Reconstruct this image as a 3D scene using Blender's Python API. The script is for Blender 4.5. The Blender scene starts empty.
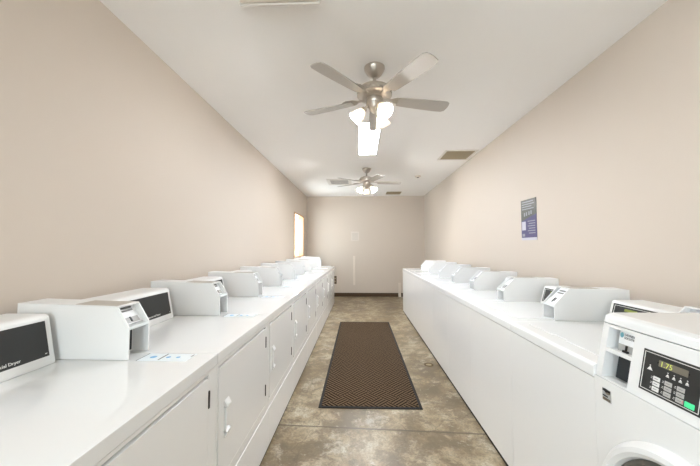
import bpy, bmesh, math, random
from mathutils import Matrix, Vector
random.seed(7)
SC = bpy.context.scene
COL = SC.collection
R = math.radians

# ------------------------------------------------------------------ constants of the place (metres)
EYE = 1.4153                      # camera height
CEIL = 2.8855
XL, XR = -1.5484, 1.8436          # side walls
YB, YF = 8.7036, -2.4             # back wall, front wall (behind the camera)
DF = -0.649                       # front plane of the dryers
WF = 0.940                        # front plane of the washers
DT, WT = 0.934, 0.945             # top surfaces

# ------------------------------------------------------------------ materials
def srgb(c):
    return tuple(((v / 255) / 12.92 if v / 255 <= .04045 else ((v / 255 + .055) / 1.055) ** 2.4) for v in c) + (1,)

def new_mat(name):
    m = bpy.data.materials.new(name); m.use_nodes = True
    nt = m.node_tree
    return m, nt, nt.nodes['Principled BSDF']

def pbr(name, col, rough=.5, metal=0., coat=0., emit=None, estr=0., bump=0., bscale=200., trans=0., var=0.):
    m, nt, b = new_mat(name)
    b.inputs['Base Color'].default_value = srgb(col)
    b.inputs['Roughness'].default_value = rough
    b.inputs['Metallic'].default_value = metal
    b.inputs['Coat Weight'].default_value = coat
    b.inputs['Coat Roughness'].default_value = .08
    if trans: b.inputs['Transmission Weight'].default_value = trans
    if emit:
        b.inputs['Emission Color'].default_value = srgb(emit)
        b.inputs['Emission Strength'].default_value = estr
    if bump or var:
        tc = nt.nodes.new('ShaderNodeTexCoord'); n = nt.nodes.new('ShaderNodeTexNoise')
        n.inputs['Scale'].default_value = bscale; n.inputs['Detail'].default_value = 4
        nt.links.new(tc.outputs['Object'], n.inputs['Vector'])
        if bump:
            bp = nt.nodes.new('ShaderNodeBump'); bp.inputs['Strength'].default_value = bump
            bp.inputs['Distance'].default_value = .002
            nt.links.new(n.outputs['Fac'], bp.inputs['Height']); nt.links.new(bp.outputs['Normal'], b.inputs['Normal'])
        if var:
            n2 = nt.nodes.new('ShaderNodeTexNoise'); n2.inputs['Scale'].default_value = 1.6
            nt.links.new(tc.outputs['Object'], n2.inputs['Vector'])
            mx = nt.nodes.new('ShaderNodeMix'); mx.data_type = 'RGBA'
            mx.inputs['A'].default_value = tuple(v * (1 - var) for v in srgb(col)[:3]) + (1,)
            mx.inputs['B'].default_value = tuple(min(1, v * (1 + var)) for v in srgb(col)[:3]) + (1,)
            nt.links.new(n2.outputs['Fac'], mx.inputs['Factor']); nt.links.new(mx.outputs['Result'], b.inputs['Base Color'])
    return m

M = {}
M['wall'] = pbr('beige_wall_paint', (198, 186, 173), .65, bump=.12, bscale=160, var=.015)
M['ceiling'] = pbr('ceiling_paint', (236, 233, 229), .8, bump=.25, bscale=120, var=.01)
M['enamel'] = pbr('white_enamel', (234, 234, 233), .2, coat=.2)
M['enamel_top'] = pbr('white_enamel_top', (230, 231, 231), .12, coat=.3)
M['plastic'] = pbr('white_plastic', (228, 228, 227), .35)
M['shelf_white'] = pbr('white_steel_shelf', (225, 229, 230), .3)
M['black_panel'] = pbr('black_control_panel', (38, 38, 37), .28)
M['black'] = pbr('black_rubber', (17, 16, 15), .85)
M['vault'] = pbr('blue_black_vault_door', (25, 31, 36), .35)
M['grey'] = pbr('grey_plate', (170, 170, 168), .45)
M['label_grey'] = pbr('printed_grey', (126, 126, 126), .6)
M['label_white'] = pbr('white_label', (236, 238, 240), .5)
M['taupe'] = pbr('taupe_plate', (176, 168, 158), .4)
M['sticker'] = pbr('pale_blue_sticker', (230, 239, 244), .3)
M['blue'] = pbr('blue_print', (110, 172, 214), .5)
M['teal'] = pbr('teal_print', (110, 175, 190), .5)
M['dark_print'] = pbr('dark_print', (45, 48, 52), .6)
M['text_white'] = pbr('white_print', (230, 230, 226), .5)
M['steel'] = pbr('brushed_nickel', (186, 178, 168), .32, metal=.85, bump=.05, bscale=300)
M['dark_metal'] = pbr('dark_hinge_metal', (46, 42, 38), .5, metal=.3)
M['blade'] = pbr('fan_blade_grey', (176, 169, 161), .55)
M['wood'] = pbr('light_oak_frame', (188, 146, 104), .5, bump=.1, bscale=40, var=.08)
M['baseboard'] = pbr('brown_vinyl_base', (74, 55, 34), .75)
M['brown'] = pbr('brown_plate', (84, 62, 42), .5)
M['vent_tan'] = pbr('tan_vent_metal', (150, 136, 108), .55)
M['vent_dark'] = pbr('vent_slot_dark', (92, 84, 70), .7)
M['vent_white'] = pbr('white_vent_metal', (214, 208, 200), .5)
M['acrylic'] = pbr('white_acrylic', (226, 217, 206), .35)
M['cream'] = pbr('cream_plastic', (214, 203, 190), .45)
M['paper'] = pbr('paper_notice', (206, 196, 186), .7)
M['led'] = pbr('lit_panel', (235, 245, 255), .4, emit=(228, 240, 255), estr=32.0)
M['bulb'] = pbr('lit_bulb', (255, 244, 225), .4, emit=(243, 244, 245), estr=900.)
M['bulb_far'] = pbr('lit_bulb_brighter', (255, 244, 225), .4, emit=(243, 244, 245), estr=1700.)
M['lcd'] = pbr('lcd_back', (112, 106, 92), .3)
M['lcd_digit'] = pbr('lcd_digits', (196, 204, 98), .4, emit=(190, 200, 80), estr=.25)
M['btn_white'] = pbr('white_button', (222, 222, 219), .4)
M['btn_grey'] = pbr('grey_button', (178, 176, 172), .4)
M['btn_pink'] = pbr('pink_mark', (205, 130, 128), .4)
M['btn_green'] = pbr('green_start_button', (70, 205, 142), .4, emit=(60, 210, 140), estr=.25)
M['green_print'] = pbr('green_print', (128, 140, 62), .5, emit=(128, 140, 60), estr=.1)
M['chrome'] = pbr('chrome', (190, 190, 188), .15, metal=1.)
M['gasket'] = pbr('grey_gasket', (96, 92, 84), .45)
M['glass_dark'] = pbr('dark_door_glass', (30, 30, 26), .06, coat=.5)
M['poster_top'] = pbr('poster_grey_green', (70, 72, 64), .4)
M['poster_blue'] = pbr('poster_violet_blue', (64, 57, 102), .4)
M['poster_light'] = pbr('poster_pale_print', (138, 138, 146), .4)
M['poster_white'] = pbr('poster_white', (186, 184, 194), .4)
M['rust'] = pbr('rusty_drain', (92, 76, 50), .7)

# frosted shade
def frosted():
    m, nt, b = new_mat('frosted_glass_shade')
    b.inputs['Base Color'].default_value = srgb((240, 234, 224)); b.inputs['Roughness'].default_value = .4
    t = nt.nodes.new('ShaderNodeBsdfTranslucent'); t.inputs['Color'].default_value = srgb((232, 226, 216))
    mx = nt.nodes.new('ShaderNodeMixShader'); mx.inputs[0].default_value = .4
    nt.links.new(b.outputs[0], mx.inputs[1]); nt.links.new(t.outputs[0], mx.inputs[2])
    nt.links.new(mx.outputs[0], nt.nodes['Material Output'].inputs['Surface'])
    return m
M['shade'] = frosted()

def pane():
    m, nt, b = new_mat('window_glass')
    nt.nodes.remove(b)
    t = nt.nodes.new('ShaderNodeBsdfTransparent'); t.inputs['Color'].default_value = (.95, .96, .96, 1)
    g = nt.nodes.new('ShaderNodeBsdfGlossy'); g.inputs['Roughness'].default_value = .02
    mx = nt.nodes.new('ShaderNodeMixShader'); mx.inputs[0].default_value = .06
    nt.links.new(t.outputs[0], mx.inputs[1]); nt.links.new(g.outputs[0], mx.inputs[2])
    nt.links.new(mx.outputs[0], nt.nodes['Material Output'].inputs['Surface'])
    return m
M['pane'] = pane()

def math_node(nt, op, a, b=None, c=None):
    n = nt.nodes.new('ShaderNodeMath'); n.operation = op
    for i, v in enumerate((a, b, c)):
        if v is None: continue
        if isinstance(v, (int, float)): n.inputs[i].default_value = v
        else: nt.links.new(v, n.inputs[i])
    return n.outputs[0]

def mixc(nt, fac, a, b):
    n = nt.nodes.new('ShaderNodeMix'); n.data_type = 'RGBA'
    if isinstance(fac, (int, float)): n.inputs['Factor'].default_value = fac
    else: nt.links.new(fac, n.inputs['Factor'])
    for k, v in (('A', a), ('B', b)):
        if isinstance(v, tuple): n.inputs[k].default_value = v
        else: nt.links.new(v, n.inputs[k])
    return n.outputs['Result']

def ramp(nt, fac, stops):
    n = nt.nodes.new('ShaderNodeValToRGB'); nt.links.new(fac, n.inputs[0])
    e = n.color_ramp.elements
    while len(e) < len(stops): e.new(.5)
    for el, (p, c) in zip(e, stops):
        el.position = p; el.color = c
    return n.outputs[0]

def concrete():
    m, nt, b = new_mat('stained_concrete')
    tc = nt.nodes.new('ShaderNodeTexCoord').outputs['Object']
    def noise(scale, detail=6, rough=.6, dist=0.):
        n = nt.nodes.new('ShaderNodeTexNoise'); n.inputs['Scale'].default_value = scale
        n.inputs['Detail'].default_value = detail; n.inputs['Roughness'].default_value = rough
        n.inputs['Distortion'].default_value = dist
        nt.links.new(tc, n.inputs['Vector']); return n.outputs['Fac']
    big = noise(2.1, 8, .62, .4)
    base = ramp(nt, big, [(.34, srgb((98, 83, 59))), (.45, srgb((128, 111, 83))), (.52, srgb((156, 140, 112))), (.62, srgb((178, 165, 140)))])
    blot = noise(5.5, 9, .7, .3)
    f1 = ramp(nt, blot, [(.49, (0, 0, 0, 1)), (.55, (1, 1, 1, 1))])
    c = mixc(nt, math_node(nt, 'MULTIPLY', f1, .62), base, srgb((97, 82, 60)))
    pale = noise(3.1, 12, .75, .2)
    f2 = ramp(nt, pale, [(.54, (0, 0, 0, 1)), (.60, (1, 1, 1, 1))])
    c = mixc(nt, math_node(nt, 'MULTIPLY', f2, .55), c, srgb((190, 181, 162)))
    fine = noise(60, 6, .7)
    f3 = ramp(nt, fine, [(.42, (1, 1, 1, 1)), (.52, (0, 0, 0, 1))])
    c = mixc(nt, math_node(nt, 'MULTIPLY', f3, .4), c, srgb((92, 78, 58)))
    mid = noise(17, 10, .75, .6)
    f4 = ramp(nt, mid, [(.50, (0, 0, 0, 1)), (.56, (1, 1, 1, 1))])
    c = mixc(nt, math_node(nt, 'MULTIPLY', f4, .38), c, srgb((96, 82, 60)))
    f5 = ramp(nt, mid, [(.36, (1, 1, 1, 1)), (.42, (0, 0, 0, 1))])
    c = mixc(nt, math_node(nt, 'MULTIPLY', f5, .4), c, srgb((186, 176, 156)))
    # saw-cut joint that crosses the aisle
    sx = nt.nodes.new('ShaderNodeSeparateXYZ'); nt.links.new(tc, sx.inputs[0])
    wob = math_node(nt, 'MULTIPLY', math_node(nt, 'SUBTRACT', noise(9, 3), .5), .012)
    def cut(y0, slope, w, x0=None):
        d = math_node(nt, 'ABSOLUTE', math_node(nt, 'ADD', math_node(nt, 'SUBTRACT', sx.outputs[1], math_node(nt, 'MULTIPLY_ADD', sx.outputs[0], slope, y0)), wob))
        return math_node(nt, 'LESS_THAN', d, w)
    l1 = cut(2.425, -.045, .0085)
    c = mixc(nt, math_node(nt, 'MULTIPLY', l1, .8), c, srgb((74, 60, 42)))
    # hairline cracks
    v = nt.nodes.new('ShaderNodeTexVoronoi'); v.feature = 'DISTANCE_TO_EDGE'; v.inputs['Scale'].default_value = 1.5
    wv = nt.nodes.new('ShaderNodeVectorMath'); wv.operation = 'MULTIPLY_ADD'
    nz = nt.nodes.new('ShaderNodeTexNoise'); nz.inputs['Scale'].default_value = 3.; nz.inputs['Detail'].default_value = 6
    nt.links.new(tc, nz.inputs['Vector'])
    nt.links.new(nz.outputs['Color'], wv.inputs[0]); wv.inputs[1].default_value = (.5, .5, .5); nt.links.new(tc, wv.inputs[2])
    nt.links.new(wv.outputs[0], v.inputs['Vector'])
    cr = math_node(nt, 'LESS_THAN', v.outputs['Distance'], .006)
    c = mixc(nt, math_node(nt, 'MULTIPLY', cr, .45), c, srgb((84, 70, 50)))
    nt.links.new(c, b.inputs['Base Color'])
    rr = math_node(nt, 'MULTIPLY_ADD', big, .3, .22)
    nt.links.new(rr, b.inputs['Roughness'])
    bp = nt.nodes.new('ShaderNodeBump'); bp.inputs['Strength'].default_value = .25; bp.inputs['Distance'].default_value = .003
    nt.links.new(fine, bp.inputs['Height']); nt.links.new(bp.outputs[0], b.inputs['Normal'])
    return m
M['concrete'] = concrete()

def mat_pile():
    m, nt, b = new_mat('ribbed_mat_pile')
    tc = nt.nodes.new('ShaderNodeTexCoord').outputs['Object']
    s = nt.nodes.new('ShaderNodeSeparateXYZ'); nt.links.new(tc, s.inputs[0])
    k = .70711
    u = math_node(nt, 'MULTIPLY', math_node(nt, 'ADD', s.outputs[0], s.outputs[1]), k)
    v = math_node(nt, 'MULTIPLY', math_node(nt, 'SUBTRACT', s.outputs[1], s.outputs[0]), k)
    S = .125
    us, vs = math_node(nt, 'DIVIDE', u, S), math_node(nt, 'DIVIDE', v, S)
    par = math_node(nt, 'FLOORED_MODULO', math_node(nt, 'ADD', math_node(nt, 'FLOOR', us), math_node(nt, 'FLOOR', vs)), 2.)
    t = nt.nodes.new('ShaderNodeMix'); nt.links.new(par, t.inputs['Factor'])
    nt.links.new(us, t.inputs['A']); nt.links.new(vs, t.inputs['B'])
    st = math_node(nt, 'FRACT', math_node(nt, 'MULTIPLY', t.outputs['Result'], 4.))
    tri = math_node(nt, 'MULTIPLY', math_node(nt, 'ABSOLUTE', math_node(nt, 'SUBTRACT', st, .5)), 2.)
    nz = nt.nodes.new('ShaderNodeTexNoise'); nz.inputs['Scale'].default_value = 220; nz.inputs['Detail'].default_value = 3
    nt.links.new(tc, nz.inputs['Vector'])
    f = math_node(nt, 'ADD', tri, math_node(nt, 'MULTIPLY', math_node(nt, 'SUBTRACT', nz.outputs['Fac'], .5), .25))
    c = ramp(nt, f, [(.42, srgb((24, 17, 12))), (.60, srgb((100, 82, 63)))])
    nt.links.new(c, b.inputs['Base Color']); b.inputs['Roughness'].default_value = .95
    b.inputs['Specular IOR Level'].default_value = .1
    bp = nt.nodes.new('ShaderNodeBump'); bp.inputs['Strength'].default_value = .6; bp.inputs['Distance'].default_value = .004
    nt.links.new(tri, bp.inputs['Height']); nt.links.new(bp.outputs[0], b.inputs['Normal'])
    return m
M['mat_pile'] = mat_pile()

# ------------------------------------------------------------------ mesh builder
class MB:
    def __init__(self, mat='enamel', xf=None):
        self.bm = bmesh.new(); self.mats = []; self.xf = xf; self.use(mat)
    def use(self, mat):
        if mat not in self.mats: self.mats.append(mat)
        self.cur = self.mats.index(mat); return self
    def _merge(self, t):
        bmesh.ops.recalc_face_normals(t, faces=t.faces)
        for f in t.faces: f.material_index = self.cur
        if self.xf is not None: t.transform(self.xf)
        me = bpy.data.meshes.new('tmp'); t.to_mesh(me); t.free()
        self.bm.from_mesh(me); bpy.data.meshes.remove(me); return self
    def box(self, x0, x1, y0, y1, z0, z1, bev=0., seg=3, only=None):
        t = bmesh.new(); bmesh.ops.create_cube(t, size=1.)
        for v in t.verts:
            v.co = Vector(((x0 + x1) / 2 + v.co.x * (x1 - x0), (y0 + y1) / 2 + v.co.y * (y1 - y0), (z0 + z1) / 2 + v.co.z * (z1 - z0)))
        if bev:
            es = t.edges if only is None else [e for e in t.edges if only((e.verts[0].co + e.verts[1].co) / 2, e.verts[1].co - e.verts[0].co)]
            bmesh.ops.bevel(t, geom=list(es), offset=bev, segments=seg, affect='EDGES', profile=.5)
        return self._merge(t)
    def prism(self, pts, y0, y1, bev=0., seg=2):          # outline in (x, z), extruded along y
        t = bmesh.new()
        a = [t.verts.new((x, y0, z)) for x, z in pts]; b = [t.verts.new((x, y1, z)) for x, z in pts]
        t.faces.new(a); t.faces.new(b[::-1]); n = len(pts)
        for i in range(n): t.faces.new((a[i], b[i], b[(i + 1) % n], a[(i + 1) % n]))
        bmesh.ops.recalc_face_normals(t, faces=t.faces)
        if bev: bmesh.ops.bevel(t, geom=list(t.edges), offset=bev, segments=seg, affect='EDGES', profile=.5)
        return self._merge(t)
    def poly(self, pts, z0, z1, bev=0.):                   # outline in (x, y), extruded along z
        t = bmesh.new()
        a = [t.verts.new((x, y, z0)) for x, y in pts]; b = [t.verts.new((x, y, z1)) for x, y in pts]
        t.faces.new(a); t.faces.new(b[::-1]); n = len(pts)
        for i in range(n): t.faces.new((a[i], b[i], b[(i + 1) % n], a[(i + 1) % n]))
        bmesh.ops.recalc_face_normals(t, faces=t.faces)
        if bev: bmesh.ops.bevel(t, geom=list(t.edges), offset=bev, segments=2, affect='EDGES', profile=.5)
        return self._merge(t)
    def lathe(self, prof, mat4=Matrix.Identity(4), n=40):   # (r, z) about z
        t = bmesh.new(); rings = []
        for r, z in prof:
            if r < 1e-6: rings.append([t.verts.new((0, 0, z))])
            else: rings.append([t.verts.new((r * math.cos(2 * math.pi * i / n), r * math.sin(2 * math.pi * i / n), z)) for i in range(n)])
        for A, B in zip(rings, rings[1:]):
            for i in range(n):
                j = (i + 1) % n
                if len(A) == 1 and len(B) == 1: continue
                if len(A) == 1: t.faces.new((A[0], B[i], B[j]))
                elif len(B) == 1: t.faces.new((A[i], A[j], B[0]))
                else: t.faces.new((A[i], A[j], B[j], B[i]))
        t.transform(mat4); return self._merge(t)
    def tube(self, pts, r, n=12):
        t = bmesh.new(); pts = [Vector(p) for p in pts]; rings = []
        for i, p in enumerate(pts):
            d = (pts[min(i + 1, len(pts) - 1)] - pts[max(i - 1, 0)]).normalized()
            u = d.orthogonal().normalized() if not rings else (lastu - d * lastu.dot(d)).normalized()
            lastu = u; w = d.cross(u)
            rings.append([t.verts.new(p + r * (u * math.cos(2 * math.pi * k / n) + w * math.sin(2 * math.pi * k / n))) for k in range(n)])
        for A, B in zip(rings, rings[1:]):
            for k in range(n): t.faces.new((A[k], A[(k + 1) % n], B[(k + 1) % n], B[k]))
        t.faces.new(rings[0]); t.faces.new(rings[-1][::-1]); return self._merge(t)
    def ball(self, c, r, n=16):
        t = bmesh.new(); bmesh.ops.create_uvsphere(t, u_segments=n, v_segments=n // 2, radius=r)
        t.transform(Matrix.Translation(c)); return self._merge(t)
    def text(self, s, size, mat4, align='LEFT', depth=.0006):
        cu = bpy.data.curves.new('lettering', 'FONT'); cu.body = s; cu.size = size; cu.align_x = align; cu.extrude = depth; cu.resolution_u = 2
        ob = bpy.data.objects.new('lettering', cu); COL.objects.link(ob)
        dg = bpy.context.evaluated_depsgraph_get(); me = bpy.data.meshes.new_from_object(ob.evaluated_get(dg))
        t = bmesh.new(); t.from_mesh(me); t.transform(mat4)
        bpy.data.objects.remove(ob); bpy.data.curves.remove(cu); bpy.data.meshes.remove(me)
        return self._merge(t)
    def build(self, name, parent=None, origin=(0, 0, 0)):
        me = bpy.data.meshes.new(name)
        self.bm.transform(Matrix.Translation(-Vector(origin)))
        self.bm.to_mesh(me); self.bm.free()
        for k in self.mats: me.materials.append(M[k])
        me.polygons.foreach_set('use_smooth', [True] * len(me.polygons))
        me.set_sharp_from_angle(angle=R(35))
        o = bpy.data.objects.new(name, me); COL.objects.link(o)
        wn = o.modifiers.new('weighted_normals', 'WEIGHTED_NORMAL'); wn.keep_sharp = True; wn.weight = 60
        if parent is not None: o.parent = parent
        else: o.location = origin
        return o

def tag(o, label, cat, group=None):
    o['label'] = label; o['category'] = cat
    if group: o['group'] = group
    return o
def thing(name, label, cat, loc, group=None):
    o = bpy.data.objects.new(name, None); COL.objects.link(o); o.location = loc; o.empty_display_size = .1
    return tag(o, label, cat, group)
def struct(o):
    o['kind'] = 'structure'; return o
def kids(o): return [c for c in bpy.data.objects if c.parent == o]
def copy_tree(o, parent=None):
    ch = kids(o)
    c = o.copy(); COL.objects.link(c)
    if parent is not None: c.parent = parent
    for k in ch: copy_tree(k, c)
    return c

# ------------------------------------------------------------------ room shell
T = .14
W1 = (7.02, 8.16, 1.16, 2.25)       # the window of the left wall: y0, y1, z0, z1
W3 = (-2.1, -.5, .95, 2.5)       # unseen left window, added behind the camera to let in daylight
b = MB('wall')
b.box(XL - T, XL, YF - T, W3[0], 0, CEIL).box(XL - T, XL, W3[1], W1[0], 0, CEIL).box(XL - T, XL, W1[1], YB + T, 0, CEIL)
for w_ in (W1, W3):
    b.box(XL - T, XL, w_[0], w_[1], 0, w_[2]).box(XL - T, XL, w_[0], w_[1], w_[3], CEIL)
struct(b.build('wall_left'))
struct(MB('wall').box(XR, XR + T, YF - T, YB + T, 0, CEIL).build('wall_right'))
struct(MB('wall').box(XL, XR, YB, YB + T, 0, CEIL).build('wall_back'))
W2 = (-1.0, .5, 1.0, 2.35)        # front window added out of view to light the near machines: x0, x1, z0, z1
b = MB('wall')
b.box(XL, W2[0], YF - T, YF, 0, CEIL).box(W2[1], XR, YF - T, YF, 0, CEIL)
b.box(W2[0], W2[1], YF - T, YF, 0, W2[2]).box(W2[0], W2[1], YF - T, YF, W2[3], CEIL)
struct(b.build('wall_front'))
struct(MB('concrete').box(XL - T, XR + T, YF - T, YB + T, -.1, 0).build('floor'))
struct(MB('ceiling').box(XL - T, XR + T, YF - T, YB + T, CEIL, CEIL + .1).build('ceiling'))
struct(MB('baseboard').box(XL, XR, YB - .012, YB, 0, .108, .003).build('baseboard_back'))

def window_unit(name, axis, lo, hi, z0, z1, wall_in, wall_out, mull):
    """frame lining the opening, casing, sash bars and pane; axis 'y' (left wall) or 'x' (front wall)"""
    f = MB('wood'); fw = .035
    def bx(a0, a1, n0, n1, zz0, zz1, target):
        n0, n1 = min(n0, n1), max(n0, n1)
        if axis == 'y': target.box(n0, n1, a0, a1, zz0, zz1, .003)
        else: target.box(a0, a1, n0, n1, zz0, zz1, .003)
    d = .012 if wall_in > wall_out else -.012
    bx(lo, lo + fw, wall_out, wall_in + d, z0, z1, f); bx(hi - fw, hi, wall_out, wall_in + d, z0, z1, f)
    bx(lo + fw, hi - fw, wall_out, wall_in + d, z1 - fw, z1, f); bx(lo + fw, hi - fw, wall_out, wall_in + d, z0, z0 + fw, f)
    for m in mull:
        mid = wall_out + (wall_in - wall_out) * .25
        bx(m - .02, m + .02, mid - .015, mid + .015, z0 + fw, z1 - fw, f)
    o = f.build(name)
    struct(o)
    g = MB('pane'); mid = wall_out + (wall_in - wall_out) * .25
    bx(lo + fw, hi - fw, mid - .003, mid + .003, z0 + fw, z1 - fw, g)
    g.build('pane', o)
window_unit('window_1', 'y', W1[0], W1[1], W1[2], W1[3], XL, XL - T, [(W1[0] + W1[1]) / 2])
window_unit('window_added_front', 'x', W2[0], W2[1], W2[2], W2[3], YF, YF - T, [-.25])
window_unit('window_added_left', 'y', W3[0], W3[1], W3[2], W3[3], XL, XL - T, [-1.25])

# ------------------------------------------------------------------ coin box shared by both machine kinds
def coin_box(parent, org, sgn, xf, y0, w, z, prof, plate_flush=False, back=None, full=True):
    """sgn +1: the front looks to +x (dryers); -1: to -x (washers). prof: (break height, slope run, top height, depth, back height)"""
    bh, run, th, dep, bkh = prof
    P = lambda t, zz: (xf - sgn * t, z + zz)
    y1 = y0 + w; s = .007
    def pr(m, pts, a, c, bev=0.): m.prism([P(*p) for p in pts], a, c, bev)
    b = MB('plastic')
    side = [(0, 0), (0, bh), (run, th), (dep, bkh), (dep, 0)]
    pr(b, side, y0, y0 + s, .0015); pr(b, side, y1 - s, y1, .0015)
    pr(b, [(.075, 0), (.075, bh), (run + .045, th - .006), (dep - .002, bkh - .006), (dep - .002, 0)], y0 + s - .001, y1 - s + .001)
    pr(b, [(run, th - .006), (run, th), (dep, bkh), (dep, bkh - .006)], y0 + .001, y1 - .001)
    o = b.build('coin_box', parent, org)
    m = MB('shelf_white'); pr(m, [(0, bh - .012), (0, bh), (.074, bh), (.074, bh - .012)], y0 + s, y1 - s, .001); m.build('shelf', o, org)
    m = MB('vault'); pr(m, [(.062, .012), (.062, bh - .02), (.0745, bh - .02), (.0745, .012)], y0 + s + .012, y1 - s - .02, .002); m.build('vault_door', o, org)
    # sloping coin plate in the upper recess
    off = .004 if plate_flush else .03
    ya, yb = (y0 + s, y1 - .03) if plate_flush else (y0 + s, y1 - s)
    m = MB('label_white'); pr(m, [(off, bh + .004), (run + off, th - .008), (run + off + .004, th - .008), (off + .004, bh + .002)], ya, yb); 
    sl = (th - bh - .012) / run
    def on(f): return (off + run * f, bh + .004 + (th - .012 - bh) * f)
    def bar(f0, f1, a, c, mat):
        m.use(mat); q0, q1 = on(f0), on(f1)
        pr(m, [(q0[0] - .001, q0[1]), (q1[0] - .001, q1[1]), (q1[0] + .002, q1[1]), (q0[0] + .002, q0[1])], a, c)
    W_ = yb - ya
    if sgn > 0 or plate_flush:
        bar(.80, .90, ya + .15 * W_, ya + .85 * W_, 'label_grey'); bar(.66, .75, ya + .15 * W_, ya + .85 * W_, 'label_grey')
    bar(.06, .34, ya + .1 * W_, ya + .9 * W_, 'grey') if not plate_flush else bar(.18, .4, ya + .3 * W_, ya + .6 * W_, 'label_grey')
    m.build('coin_plate', o, org)
    m = MB('dark_print'); q0, q1 = on(.12), on(.36)
    pr(m, [(q0[0] - .0035, q0[1]), (q1[0] - .0035, q1[1]), (q1[0], q1[1]), (q0[0], q0[1])], (ya + yb) / 2 - .004, (ya + yb) / 2 + .004); m.build('coin_slot', o, org)
    # metal plate let into the top
    k = (bkh - th) / (dep - run)
    t0, t1 = run + .015, run + .2
    m = MB('taupe'); hh = lambda t: th + k * (t - run)
    pr(m, [(t0, hh(t0) - .001), (t0, hh(t0) + .0012), (t1, hh(t1) + .0012), (t1, hh(t1) - .001)], y0 + .015, y1 - .015); m.build('top_plate', o, org)
    return o

# ------------------------------------------------------------------ dryers along the left wall
B1, DP = 1.372, .780
def facing_text(sgn, p, slope):
    """matrix for lettering on a panel that leans back by slope (dx per dz) and faces sgn*x"""
    y = Vector((-sgn * slope, 0, 1)).normalized(); x = Vector((0, sgn, 0)); n = x.cross(y)
    return Matrix(((x.x, y.x, n.x, p[0]), (x.y, y.y, n.y, p[1]), (x.z, y.z, n.z, p[2]), (0, 0, 0, 1)))

def make_dryer(label):
    y0, y1 = B1 - DP, B1
    org = (-1.03, (y0 + y1) / 2, 0)
    t = thing('clothes_dryer', label, 'dryer', org, 'coin dryers along the left wall')
    a, c = y0 + .0015, y1 - .0015
    da, dc = y0 + .022, y1 - .078           # door
    zb, zt = .345, .858
    b = MB('enamel')
    b.box(-1.40, DF - .022, a, c, .016, .886)
    b.box(DF - .03, DF, a, da - .005, .286, .884, .002).box(DF - .03, DF, dc + .005, c, .286, .884, .002)
    b.box(DF - .03, DF, da - .005, dc + .005, zt + .011, .884, .002).box(DF - .03, DF, da - .005, dc + .005, .286, zb - .005, .002)
    b.use('black').box(-1.38, DF - .004, a, c, 0, .021)
    b.build('cabinet', t, org)
    MB('enamel').box(DF - .021, DF + .003, a, c, .0205, .2815, .003).build('lower_panel', t, org)
    MB('enamel_top').box(-1.42, DF + .004, a, c, .8865, DT, .003, 2).build('top_panel', t, org)
    d = MB('enamel').box(DF - .02, DF + .002, da, dc, zb, zt, .014, 3, lambda m, v: abs(v.x) > .01).build('door', t, org)
    # pull handle: two wedges joined by a slim grip
    h = MB('plastic'); hy = da + .085; z0, z1 = .505, .69
    h.prism([(DF, z1), (DF + .017, z1 - .030), (DF + .017, z1 - .036), (DF, z1 - .044)], hy - .028, hy + .02, .0015)
    h.prism([(DF, z0), (DF + .017, z0 + .030), (DF + .017, z0 + .036), (DF, z0 + .044)], hy - .028, hy + .02, .0015)
    h.box(DF + .0, DF + .013, hy - .028, hy - .018, z0 + .03, z1 - .03, .002)
    h.build('handle', d, org)
    for z in (.443, .765):
        MB('dark_metal').box(DF - .012, DF + .006, dc - .001, dc + .011, z - .037, z + .037, .003).build('hinge', t, org)
    # console
    ca, cc = y1 - .65, y1 - .125
    P = [(-1.274, DT), (-1.276, .948), (-1.311, 1.127), (-1.325, 1.137), (-1.50, 1.137), (-1.50, DT)]
    con = MB('plastic').prism(P, ca, cc, .006, 3).build('console', t, org)
    sl = (1.311 - 1.276) / (1.127 - .948)
    px = lambda z: -1.276 - sl * (z - .948)
    p = MB('black_panel'); pa, pb = ca + .03, cc - .024
    p.prism([(px(.972) + .0015, .972), (px(1.112) + .0015, 1.112), (px(1.112) - .006, 1.112), (px(.972) - .006, .972)], pa, pb)
    p.use('text_white').text('Commercial Dryer', .0165, facing_text(1, (px(.982) + .002, pb - .105, .982), sl), 'RIGHT')
    p.box(px(.985), px(.985) + .0022, pb - .016, pb - .008, .982, .985)
    p.build('control_panel', con, org)
    # coin box and the pale sticker in front of it
    coin_box(t, org, 1, -.988, y1 - .097, .128, DT + .0016, (.136, .054, .225, .50, .238))
    s = MB('sticker'); sy0, sy1 = y1 - .100, y1 - .012
    s.box(-.955, -.735, sy0, sy1, DT + .0004, DT + .0014)
    s.use('dark_print').box(-.953, -.949, sy0, sy1, DT + .001, DT + .0016).box(-.866, -.860, sy0 + .012, sy1 - .004, DT + .001, DT + .0016)
    s.use('blue')
    for cx, r in ((-.905, .014), (-.838, .010), (-.795, .009)):
        s.lathe([(0, 0), (r, 0), (r, .0006), (0, .0006)], Matrix.Translation((cx, (sy0 + sy1) / 2, DT + .0011)), 14)
    s.use('label_grey').box(-.745, -.738, sy0 + .05, sy1 - .01, DT + .001, DT + .0016)
    s.build('instruction_sticker', t, org)
    return t

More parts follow.
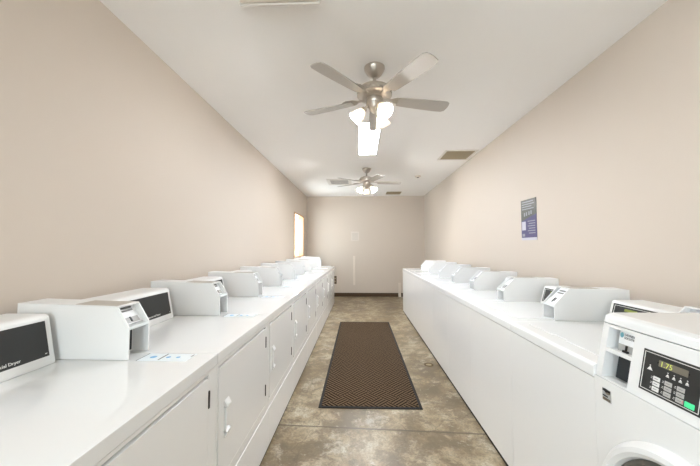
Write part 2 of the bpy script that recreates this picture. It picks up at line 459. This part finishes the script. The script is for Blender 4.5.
D_LABELS = [
    'nearest white coin dryer on the left, black panel cut by the photo edge',
    'second white dryer on the left, black panel half hidden by the nearest coin box',
    'third white dryer from the near end of the left row',
    'fourth white dryer from the near end of the left row',
    'fifth white dryer from the near end of the left row',
    'sixth white dryer from the near end of the left row',
    'seventh white dryer from the near end, below the near side of the window',
    'second to last white dryer at the far end of the left row, under the window',
    'last white dryer at the far end of the left row, nearest the back wall']
proto = make_dryer(D_LABELS[0])
BOX_SHIFT = [0, .055, .085, .095, .09, .085, .085, .085, .085]
for n in range(1, 9):
    c = copy_tree(proto); c.location.y += n * DP; c['label'] = D_LABELS[n]
    for k in kids(c):
        if k.name.split('.')[0] in ('coin_box', 'console'): k.location.y += BOX_SHIFT[n] - (.035 if k.name.startswith('console') else 0)
        if k.name.split('.')[0] == 'instruction_sticker': k.location.y += BOX_SHIFT[n] * .5

# ------------------------------------------------------------------ top-load washers along the right wall
V0, WP = 1.271, .683
def make_washer(label):
    y0, y1 = V0, V0 + WP
    org = (1.31, (y0 + y1) / 2, 0)
    t = thing('top_load_washer', label, 'washing machine', org, 'top-load washers along the right wall')
    a, c = y0 + .001, y1 - .001
    b = MB('enamel').box(WF, 1.66, a, c, .026, .889)
    b.use('black').box(WF + .004, 1.64, a, c, 0, .027)
    b.build('cabinet', t, org)
    MB('enamel_top').prism([(WF - .003, .8935), (WF - .002, .934), (WF + .004, .942), (WF + .012, WT), (1.72, WT), (1.72, .8935)], a, c, .0012).build('top_panel', t, org)
    l = MB('enamel_top'); ly0, ly1 = y0 + .085, y1 - .06; gy = y0 + .35; xa, xb = WF + .085, 1.36
    l.poly([(xa, ly0), (xa, gy - .06), (xa + .016, gy - .045), (xa + .016, gy + .045), (xa, gy + .06), (xa, ly1), (xb, ly1), (xb, ly0)], WT - .001, WT + .004, .0015)
    l.build('lid', t, org)
    ca, cc = y0 + .16, y1 - .03
    P = [(1.508, WT), (1.51, .955), (1.545, 1.082), (1.556, 1.09), (1.73, 1.09), (1.73, WT)]
    con = MB('plastic').prism(P, ca, cc, .005, 3).build('console', t, org)
    sl = (1.545 - 1.51) / (1.082 - .955); px = lambda z: 1.51 + sl * (z - .955)
    p = MB('black_panel'); pa, pb = ca + .02, cc - .02
    def strip(za, zb_, ya, yb, e): p.prism([(px(za) - e, za), (px(zb_) - e, zb_), (px(zb_) + .004, zb_), (px(za) + .004, za)], ya, yb)
    strip(.966, 1.074, pa, pb, .0012)
    p.use('text_white'); e = .0018
    strip(1.064, 1.066, pa + .01, pb - .01, e); strip(.974, .976, pa + .01, pb - .01, e)
    strip(.976, 1.064, pa + .01, pa + .013, e); strip(.976, 1.064, pb - .013, pb - .01, e)
    p.use('green_print'); strip(1.04, 1.054, pb - .16, pb - .08, e)
    p.use('btn_grey')
    for i in range(3): strip(.985, 1.0, pb - .26 - i * .06, pb - .22 - i * .06, e)
    p.build('control_panel', con, org)
    return t, org

def washer_box(t, org, shift, flush):
    o = coin_box(t, org, -1, 1.236 + shift, V0 + .03, .122, WT, (.098, .098, .203, .47 - shift, .196), plate_flush=flush)
    return o
V_LABELS = [
    'white top-load washer behind the front-load washer, black panel showing above it',
    'second white top-load washer on the right, pale printed slot plate on its coin box',
    'third white top-load washer from the near end of the right row',
    'fourth white top-load washer from the near end of the right row',
    'fifth white top-load washer from the near end of the right row',
    'sixth white top-load washer from the near end of the right row',
    'second to last white top-load washer at the far end of the right row',
    'last white top-load washer in the right row, its end nearest the back wall']
wp, worg = make_washer(V_LABELS[0])
plain = copy_tree(wp); plain.location.y += 2 * WP; plain['label'] = V_LABELS[2]
flushw = copy_tree(wp); flushw.location.y += WP; flushw['label'] = V_LABELS[1]
washer_box(wp, worg, .125, False); washer_box(flushw, worg, 0, True); washer_box(plain, worg, 0, False)
for n in range(3, 8):
    c = copy_tree(plain); c.location.y += (n - 2) * WP; c['label'] = V_LABELS[n]

# ------------------------------------------------------------------ front-load washer, nearest on the right
def front_loader():
    y0, y1 = V0 - WP + .002, V0 - .0004
    org = (1.3, (y0 + y1) / 2, 0)
    t = thing('front_load_washer', 'nearest white washer on the right, with black keypad, green start button and round door', 'washing machine', org)
    b = MB('enamel').box(WF, 1.66, y0, y1, .026, .903)
    b.use('black').box(WF + .004, 1.64, y0, y1, 0, .027)
    b.build('cabinet', t, org)
    SLP = .2; cs = 1 / math.hypot(1, SLP); sn = SLP * cs
    px = lambda s: .945 + sn * s; pz = lambda s: .905 + cs * s
    # console shell with an opening for the coin unit at its far end
    ra, rc, rs0, rs1 = 1.130, 1.242, .004, .198
    c = MB('plastic')
    back = 1.47; top = 1.150
    def blk(s0, s1, ya, yb, bev=0.): c.prism([(px(s0), pz(s0)), (px(s1), pz(s1)), (back, pz(s1)), (back, pz(s0))], ya, yb, bev)
    blk(0, .209, y0, ra); blk(0, .209, rc, y1); blk(0, rs0, ra - .001, rc + .001); blk(rs1, .209, ra - .001, rc + .001)
    c.prism([(px(0) + .09, pz(0)), (px(.2) + .09, pz(.2)), (back, pz(.2)), (back, pz(0))], ra - .001, rc + .001)
    o = c.build('console', t, org)
    cap = MB('enamel_top').prism([(px(.2115) - .002, pz(.2115)), (px(.238), pz(.238)), (px(.25) + .006, top - .006), (px(.25) + .024, top), (back + .003, top), (back + .003, pz(.2115))], y0, y1, .004, 3)
    cap.build('console_cap', t, org)
    # coin unit
    u = MB('plastic')
    F = lambda s, d: (px(s) + d, pz(s))
    u.prism([F(.107, .002), F(.116, .002), F(.116, .092), F(.107, .092)], ra, rc)
    u.prism([F(.104, .0), F(.118, .0), F(.118, .01), F(.104, .01)], ra, rc)
    cu = u.build('coin_unit', t, org)
    v = MB('vault').prism([F(.012, .030), F(.104, .030), F(.104, .091), F(.012, .091)], ra + .003, rc - .028); v.build('vault_door', cu, org)
    # plate of the unit in (right, up, out) axes
    x = Vector((0, -1, 0)); y = Vector((sn, 0, cs)); n = x.cross(y)
    def plane(y_, s_, d=0.):
        p = Vector((px(s_) , y_, pz(s_))) + n * d
        return Matrix(((x.x, y.x, n.x, p.x), (x.y, y.y, n.y, p.y), (x.z, y.z, n.z, p.z), (0, 0, 0, 1)))
    q = MB('label_white', plane(0, 0, -.022))
    bx = lambda m, ya, yb, s0, s1, z0, z1, bev=0.: m.box(-ya, -yb, s0, s1, z0, z1, bev)   # ya > yb: left to right for a viewer
    bx(q, rc - .026, ra, .148, .196, -.004, 0)
    q.use('teal'); 
    q.lathe([(0, 0), (.0075, 0), (.0075, .0006), (0, .0006)], Matrix.Translation((-(rc - .036), .181, 0)) @ Matrix.Scale(1.35, 4, (0, 1, 0)), 16)
    q.use('dark_print').text('LAUNDRY', .0115, Matrix.Translation((-(rc - .047), .181, 0))); q.text('SOLUTION', .0115, Matrix.Translation((-(rc - .047), .169, 0)))
    q.build('name_label', cu, org)
    q = MB('grey', plane(0, 0, -.022)); bx(q, rc - .026, ra, .119, .147, -.006, -.001); q.build('slot_plate', cu, org)
    q = MB('black', plane(0, 0, -.022)); bx(q, rc - .060, rc - .066, .120, .146, -.003, .004, .001); bx(q, rc - .052, rc - .074, .118, .128, -.003, .006, .001); q.build('coin_slot', cu, org)
    # control panel
    k = MB('black_panel', plane(0, 0, 0))
    L, Rr, S0, S1 = 1.088, .898, .030, .166
    bx(k, L, Rr, S0, S1, -.004, .0015, .001)
    k.use('text_white'); e0, e1 = .0012, .0022; i = .0065; w = .0018
    bx(k, L - i, Rr + i, S1 - i - w, S1 - i, e0, e1); bx(k, L - i, Rr + i, S0 + i, S0 + i + w, e0, e1)
    bx(k, L - i, L - i - w, S0 + i, S1 - i, e0, e1); bx(k, Rr + i + w, Rr + i, S0 + i, S1 - i, e0, e1)
    def tri(yc, s, h):
        t_ = bmesh.new(); vs = [t_.verts.new((-yc + dx * h, s + dy * h, e1)) for dx, dy in ((-.55, 0), (.55, 0), (0, .8))]
        ws = [t_.verts.new((v_.co.x, v_.co.y, e0)) for v_ in vs]
        t_.faces.new(vs); t_.faces.new(ws[::-1])
        for j in range(3): t_.faces.new((vs[j], ws[j], ws[(j + 1) % 3], vs[(j + 1) % 3]))
        k._merge(t_)
    tri(1.058, .1045, .014); bx(k, 1.0595, 1.0565, .1165, .1195, e0, e1); bx(k, 1.067, 1.049, .1025, .1040, e0, e1)
    for yc in (1.000, .981, .962, .943):
        tri(yc, .1045, .0085); bx(k, yc + .0048, yc - .0048, .1015, .1035, e0, e1); bx(k, yc + .0015, yc - .0015, .1135, .116, e0, e1)
    cp = k.build('control_panel', t, org)
    d = MB('lcd', plane(0, 0, 0)); bx(d, 1.032, .944, .1245, .1445, 0, .0025, .0008)
    d.use('black'); bx(d, 1.036, 1.033, .132, .137, 0, .0025); bx(d, .943, .940, .132, .137, 0, .0025)
    d.use('lcd_digit').text('1.75', .023, Matrix.Translation((-1.027, .1266, .0024)))
    d.build('display', cp, org)
    for ci, (ya, yb, mat) in enumerate(((1.042, 1.020, 'btn_white'), (1.005, .983, 'btn_grey'), (.968, .946, 'btn_grey'))):
        for r in range(3):
            s0 = .076 - r * .0165
            kb = MB(mat, plane(0, 0, 0)); bx(kb, ya, yb, s0, s0 + .0135, .001, .0036, .0012)
            kb.use('label_grey'); bx(kb, ya - .005, yb + .005, s0 + .006, s0 + .0078, .0034, .0039)
            if ci == 2 and r == 2: kb.use('btn_pink'); bx(kb, yb + .0022, yb + .0004, s0 + .002, s0 + .0115, .003, .0038)
            kb.use('text_white'); bx(kb, ya + .0075, ya + .0035, s0 + .0082, s0 + .0096, e0 - .0004, e1)
            bx(kb, ya + .0085, ya + .0035, s0 + .0040, s0 + .0052, e0 - .0004, e1)
            kb.build('button', cp, org)
    kb = MB('btn_green', plane(0, 0, 0)); bx(kb, .9425, .9155, .0415, .0575, .001, .004, .0018); kb.build('start_button', cp, org)
    # door: white surround, chrome ring, dark glass
    MX = Matrix(((0, 0, -1, WF), (0, 1, 0, .930), (1, 0, 0, .482), (0, 0, 0, 1)))
    dr = MB('plastic').lathe([(.318, -.004), (.315, .010), (.300, .030), (.285, .034), (.272, .024), (.266, .004), (.266, -.004)], MX, 72).build('door', t, org)
    MB('gasket').lathe([(.2655, -.003), (.2655, .008), (.252, .016), (.240, .010), (.238, -.003)], MX, 72).build('door_gasket', dr, org)
    MB('chrome').lathe([(.2375, -.003), (.2375, .014), (.226, .018), (.218, .008), (.218, -.003)], MX, 72).build('door_ring', dr, org)
    MB('glass_dark').lathe([(.2175, -.003), (.2175, .004), (.15, -.002), (.0, -.003)], MX, 72).build('door_glass', dr, org)
    # badge
    g = MB('grey', Matrix(((0, 0, -1, WF), (-1, 0, 0, 0), (0, 1, 0, 0), (0, 0, 0, 1))))
    ya, yb, z0, z1 = 1.231, 1.191, .826, .872
    bx(g, ya, yb, z0, z1, -.001, .0016, .0006)
    g.use('black'); bx(g, ya - .002, yb + .002, z1 - .010, z1 - .002, .0012, .0022); bx(g, ya - .002, yb + .014, z0 + .016, z0 + .021, .0012, .0022); g.use('chrome')
    g.lathe([(0, 0), (.013, 0), (.013, .0006), (0, .0006)], Matrix.Translation((-(ya + yb) / 2 + .006, z0 + .036, .0016)) @ Matrix.Scale(.7, 4, (0, 1, 0)), 20)
    bx(g, ya - .002, yb + .002, z0 + .002, z0 + .012, .0012, .0022)
    g.use('black'); g.lathe([(0, 0), (.011, 0), (.011, .0006), (0, .0006)], Matrix.Translation((-(ya + yb) / 2 - .002, z0 + .040, .0022)) @ Matrix.Scale(.6, 4, (0, 1, 0)), 20)
    g.build('badge', t, org)
    return t
front_loader()

# ------------------------------------------------------------------ ceiling fans
def make_fan(loc, label, start, shades, lamp):
    org = Vector((loc[0], loc[1], CEIL)); t = thing('ceiling_fan', label, 'ceiling fan', org, 'brushed nickel ceiling fans')
    Z = lambda dz: Matrix.Translation(org + Vector((0, 0, dz)))
    MB('steel').lathe([(0, 0), (.085, 0), (.085, -.012), (.080, -.022), (.064, -.052), (.042, -.076), (.022, -.084), (0, -.084)], Z(0)).build('canopy', t, org)
    base = org.copy(); org = org + Vector((0, 0, .035))
    MB('steel').lathe([(0, -.12), (.013, -.12), (.013, -.20), (0, -.20)], Z(0), 16).build('downrod', t, base)
    m = MB('steel').lathe([(0, -.185), (.03, -.186), (.05, -.192), (.10, -.200), (.128, -.215), (.137, -.235), (.137, -.258), (.142, -.264), (.142, -.272), (.128, -.285), (.10, -.292), (0, -.294)], Z(0))
    for i in range(30):                                  # pierced band round the housing
        a = 2 * math.pi * i / 30
        m.ball(org + Vector((.137 * math.cos(a), .137 * math.sin(a), -.247)), .008, 8)
    m.build('motor_housing', t, base)
    lk = MB('steel').lathe([(0, -.29), (.066, -.292), (.072, -.305), (.070, -.33), (.058, -.345), (.052, -.372), (.036, -.392), (.018, -.405), (.012, -.42), (0, -.424)], Z(0))
    for i in range(24):
        a = 2 * math.pi * i / 24; lk.ball(org + Vector((.064 * math.cos(a), .064 * math.sin(a), -.337)), .006, 8)
    lk = lk.build('light_kit', t, base)
    for i in range(5):
        a = R(start + 72 * i); rot = Matrix.Translation(org) @ Matrix.Rotation(a, 4, 'Z') @ Matrix.Translation((0, 0, -.30)) @ Matrix.Rotation(R(-11), 4, 'X')
        bl = MB('blade', rot); pts = []
        for s, w in ((.20, .046), (.24, .052), (.40, .062), (.55, .068), (.62, .066), (.645, .05), (.652, .02)): pts.append((s, w))
        bl.poly(pts + [(s, -w) for s, w in reversed(pts)], -.004, .004, .0015)
        bo = bl.build('blade', t, base)
        ir = MB('steel', Matrix.Translation(org) @ Matrix.Rotation(a, 4, 'Z'))
        ir.poly([(.09, .018), (.14, .014), (.18, .044), (.24, .052), (.28, .03), (.30, 0), (.28, -.03), (.24, -.052), (.18, -.044), (.14, -.014), (.09, -.018)], -.294, -.288, .0015)
        for sx, sy in ((.225, .024), (.225, -.024), (.265, 0)): ir.ball(Vector((sx, sy, -.296)), .006, 8)
        ir.build('blade_iron', bo, base)
    for a in shades:
        a = R(a)
        rot = Matrix.Translation(org) @ Matrix.Rotation(a, 4, 'Z')
        arm = MB('steel', rot).tube([(.045, 0, -.352), (.07, 0, -.366), (.085, 0, -.382)], .011, 10)
        hm = rot @ Matrix.Translation((.088, 0, -.385)) @ Matrix.Rotation(R(-42), 4, 'Y') @ Matrix.Rotation(math.pi, 4, 'X')
        arm.xf = None; arm.lathe([(0, -.012), (.022, -.012), (.026, 0), (.026, .018), (.0, .018)], hm, 20)
        arm.build('lamp_arm', lk, base)
        sh = MB('shade')
        outer = [(.027, .012), (.033, .024), (.043, .046), (.050, .068), (.060, .092), (.067, .105)]
        sh.lathe(outer + [(r - .004, z) for r, z in reversed(outer)] + [outer[0]], hm, 36)
        so = sh.build('lamp_shade', t, base)
        bu = MB(lamp).lathe([(0, .02), (.013, .021), (.014, .035), (.024, .055), (.029, .072), (.026, .088), (.015, .098), (0, .101)], hm, 20)
        bu.build('bulb', so, base)
    pc = MB('steel').tube([org + Vector((.02, -.03, -.40)), org + Vector((.02, -.03, -.50))], .0015, 6); pc.ball(org + Vector((.02, -.03, -.505)), .006, 8)
    pc.build('pull_chain', t, base)
    return t
make_fan((.122, 2.42), 'large nickel ceiling fan with three lit glass shades, nearest the camera', 14, (182, -62, 60), 'bulb')
make_fan((.129, 5.62), 'nickel ceiling fan hanging farther back, beyond the lit ceiling panel', 4, (92, 206, -26), 'bulb_far')

# ------------------------------------------------------------------ ceiling fittings
t = thing('ceiling_light', 'lit narrow bluish white ceiling light panel between the two fans', 'ceiling light', (.12, 4.1, CEIL))
o_ = (.12, 4.1, CEIL)
x0, x1, y0, y1 = -.012, .252, 3.49, 4.715
MB('vent_white').box(x0 - .012, x0, y0 - .012, y1 + .012, CEIL - .012, CEIL, .002).box(x1, x1 + .012, y0 - .012, y1 + .012, CEIL - .012, CEIL, .002).box(x0, x1, y0 - .012, y0, CEIL - .012, CEIL, .002).box(x0, x1, y1, y1 + .012, CEIL - .012, CEIL, .002).build('frame', t, o_)
MB('led').box(x0, x1, y0, y1, CEIL - .009, CEIL - .001).build('diffuser', t, o_)

o_ = (-.48, 1.1, CEIL)
t = thing('ceiling_light', 'pale unlit wraparound ceiling light cut off by the top edge of the photo', 'ceiling light', o_)
MB('acrylic').box(-.695, -.235, .51, 1.68, CEIL - .05, CEIL, .015, 4, lambda m, v: m.z < CEIL - .03).build('diffuser', t, o_)
for ya in (.492, 1.68):
    MB('vent_white').box(-.702, -.228, ya, ya + .018, CEIL - .055, CEIL, .008, 3, lambda m, v: m.z < CEIL - .03).build('end_cap', t, o_)

def vent(label, x0, x1, y0, y1, frame_mat, slot_mat, back_mat, n, along='x', fw=.03, group='ceiling air vents'):
    o_ = ((x0 + x1) / 2, (y0 + y1) / 2, CEIL)
    t = thing('air_vent', label, 'air vent', o_, group)
    f = MB(frame_mat); z0, z1 = CEIL - .012, CEIL
    f.box(x0, x0 + fw, y0, y1, z0, z1, .003).box(x1 - fw, x1, y0, y1, z0, z1, .003).box(x0 + fw, x1 - fw, y0, y0 + fw, z0, z1, .003).box(x0 + fw, x1 - fw, y1 - fw, y1, z0, z1, .003)
    f.build('frame', t, o_)
    MB(back_mat).box(x0 + fw, x1 - fw, y0 + fw, y1 - fw, CEIL - .002, CEIL).build('backing', t, o_)
    s = MB(slot_mat)
    for i in range(n):
        yy = y0 + fw + (i + .5) * (y1 - y0 - 2 * fw) / n; h = (y1 - y0 - 2 * fw) / n * (.42 if n > 6 else .2)
        s.prism([(yy - h, CEIL - .003), (yy - h + .003, CEIL - .002), (yy + h, CEIL - .011), (yy + h - .003, CEIL - .012)], 0, 1) if False else s.box(x0 + fw, x1 - fw, yy - h, yy + h, CEIL - .009, CEIL - .005)
    s.build('louvre', t, o_)
vent('tan ceiling vent grille beside the right wall, in front of the far fan', 1.30, 1.80, 4.56, 5.07, 'vent_white', 'vent_tan', 'vent_dark', 16, fw=.035)
vent('white ceiling register with dark slots, left of the far fan', -.73, -.19, 6.44, 7.05, 'vent_white', 'vent_white', 'dark_print', 5, fw=.07)
vent('small tan ceiling vent close to the back wall, right of the far fan', .715, 1.11, 8.0, 8.36, 'vent_tan', 'vent_tan', 'vent_dark', 9, fw=.025)
o_ = (1.199, 6.223, CEIL)
t = thing('smoke_detector', 'small round smoke detector on the ceiling near the far right corner', 'smoke detector', o_)
MB('cream').lathe([(0, 0), (.06, 0), (.06, -.012), (.05, -.03), (0, -.034)], Matrix.Translation(o_), 28).build('housing', t, o_)
MB('dark_print').lathe([(0, -.033), (.022, -.0335), (.02, -.042), (0, -.042)], Matrix.Translation(o_), 20).build('sensor_cap', t, o_)

# ------------------------------------------------------------------ wall items
def poster():
    y0, y1, z0, z1 = 3.2, 3.495, 1.488, 1.936
    o_ = (XR, (y0 + y1) / 2, (z0 + z1) / 2)
    m = MB('poster_blue'); X = lambda e: (XR - .004 - e, XR - .0002)
    def r(ya, yb, za, zb, mat, e): m.use(mat); a, c = X(e); m.box(a, c, ya, yb, za, zb)
    r(y0, y1, z0, z1, 'poster_blue', 0)
    # upper field, slanting lower edge (picture left is +y)
    m.use('poster_top')
    t = bmesh.new(); a, c = X(.0006)
    pts = [(y1, z1), (y0, z1), (y0, 1.765), (y0 + .12, 1.74), (y1, 1.70)]
    f = [t.verts.new((a, y, z)) for y, z in pts]; g = [t.verts.new((c, y, z)) for y, z in pts]
    t.faces.new(f); t.faces.new(g[::-1])
    for i in range(5): t.faces.new((f[i], g[i], g[(i + 1) % 5], f[(i + 1) % 5]))
    m._merge(t)
    for i, w in enumerate((.22, .24, .19, .23)): r(y1 - .02 - w, y1 - .02, 1.905 - i * .026, 1.915 - i * .026, 'poster_light', .001)
    for yy in (.06, .10, .15, .19): r(y1 - yy - .022, y1 - yy, 1.745 + yy * .12, 1.785 + yy * .12, 'poster_light', .001)
    r(y1 - .09, y1 - .015, 1.60, 1.695, 'poster_white', .001)
    r(y1 - .07, y1 - .02, 1.53, 1.56, 'poster_light', .001)
    for i in range(6): r(y0 + .025, y0 + .165 - .02 * (i % 2), 1.69 - i * .026, 1.699 - i * .026, 'poster_light', .001)
    r(y0, y1, z0, z0 + .028, 'poster_white', .001)
    tag(m.build('mounted_poster', None, o_), 'violet blue and grey printed poster on the right wall', 'poster')
poster()
o_ = (-.145, YB, 1.73)
m = MB('paper').box(-.26, -.03, YB - .006, YB, 1.60, 1.86, .001).use('taupe')
for i in range(6): m.box(-.235, -.06, YB - .0066, YB - .0055, 1.635 + i * .034, 1.645 + i * .034)
tag(m.build('wall_notice', None, o_), 'pale square notice on the back wall', 'notice')
tag(MB('cream').box(-.20, -.14, YB - .018, YB, .33, 1.16, .004).build('cord_cover', None, (-.17, YB, .33)), 'tall cream cord cover strip on the back wall below the notice', 'cord cover')
tag(MB('cream').box(1.085, 1.16, YB - .03, YB - .012, .0, .40, .004).build('cord_cover', None, (1.12, YB, 0)), 'short cream cord cover strip on the back wall by the last washer', 'cord cover')
o_ = (-.715, YB, .47)
t = thing('wall_outlet', 'dark brown outlet on the back wall past the last dryer', 'wall outlet', o_)
MB('brown').box(-.755, -.675, YB - .008, YB, .36, .585, .003).build('cover_plate', t, o_)
for z in (.43, .515): MB('vent_tan').box(-.735, -.695, YB - .012, YB - .006, z - .022, z + .022, .002).build('socket', t, o_)

# ------------------------------------------------------------------ floor mat and drain
o_ = (.0827, 4.236, 0)
t = thing('floor_mat', 'long dark brown ribbed floor mat with black rubber border in the aisle', 'mat', o_)
t.rotation_euler.z = .0021
hx, hy, bw = .457, 1.524, .028
m = MB('black')
def ob(x0, x1, y0, y1): m.box(o_[0] + x0, o_[0] + x1, o_[1] + y0, o_[1] + y1, 0, .008, .003)
ob(-hx, -hx + bw, -hy, hy); ob(hx - bw, hx, -hy, hy); ob(-hx + bw, hx - bw, -hy, -hy + bw); ob(-hx + bw, hx - bw, hy - bw, hy)
m.build('rubber_border', t, o_)
MB('mat_pile').box(o_[0] - hx + bw - .002, o_[0] + hx - bw + .002, o_[1] - hy + bw - .002, o_[1] + hy - bw + .002, 0.0005, .0095, .001).build('pile', t, o_)
o_ = (.822, 3.727, 0)
t = thing('floor_drain', 'small round rusty floor drain beside the mat, by the washers', 'drain', o_)
MB('rust').lathe([(.034, 0), (.055, 0), (.054, .004), (.036, .004), (.034, 0)], Matrix.Translation(o_), 28).build('rim', t, o_)
MB('vent_tan').lathe([(0, .0005), (.0335, .0005), (.0335, .002), (0, .0025)], Matrix.Translation(o_), 24).build('cover', t, o_)

# ------------------------------------------------------------------ daylight
w = bpy.data.worlds.new('daylight'); SC.world = w; w.use_nodes = True
bg = w.node_tree.nodes['Background']; bg.inputs[0].default_value = (.82, .93, 1, 1); bg.inputs[1].default_value = 11.5
def portal(loc, rot, sx, sy):
    l = bpy.data.lights.new('window_portal', 'AREA'); l.shape = 'RECTANGLE'; l.size = sx; l.size_y = sy; l.cycles.is_portal = True
    o = bpy.data.objects.new('window_portal', l); COL.objects.link(o); o.location = loc; o.rotation_euler = rot
portal((XL - T - .02, (W1[0] + W1[1]) / 2, (W1[2] + W1[3]) / 2), (0, R(-90), 0), W1[3] - W1[2], W1[1] - W1[0])
portal((XL - T - .02, (W3[0] + W3[1]) / 2, (W3[2] + W3[3]) / 2), (0, R(-90), 0), W3[3] - W3[2], W3[1] - W3[0])
portal(((W2[0] + W2[1]) / 2, YF - T - .02, (W2[2] + W2[3]) / 2), (R(90), 0, 0), W2[1] - W2[0], W2[3] - W2[2])

# ------------------------------------------------------------------ camera
cd = bpy.data.cameras.new('camera'); cam = bpy.data.objects.new('camera', cd); COL.objects.link(cam)
cd.sensor_fit = 'HORIZONTAL'; cd.sensor_width = 36.; cd.lens = 301.75 / 700 * 36; cd.clip_start = .05
cam.matrix_world = Matrix.Translation((0, 0, EYE)) @ Matrix.Rotation(.0332, 4, 'Z') @ Matrix.Rotation(math.pi / 2 + .0465, 4, 'X') @ Matrix.Rotation(-.0014, 4, 'Z')
SC.camera = cam
SC.view_settings.view_transform = 'Standard'; SC.view_settings.look = 'None'; SC.view_settings.gamma = 1.; SC.view_settings.use_curve_mapping = False
SC.view_settings.exposure = .39
SC.cycles.use_denoising = True
SC.cycles.max_bounces = 10; SC.cycles.diffuse_bounces = 6
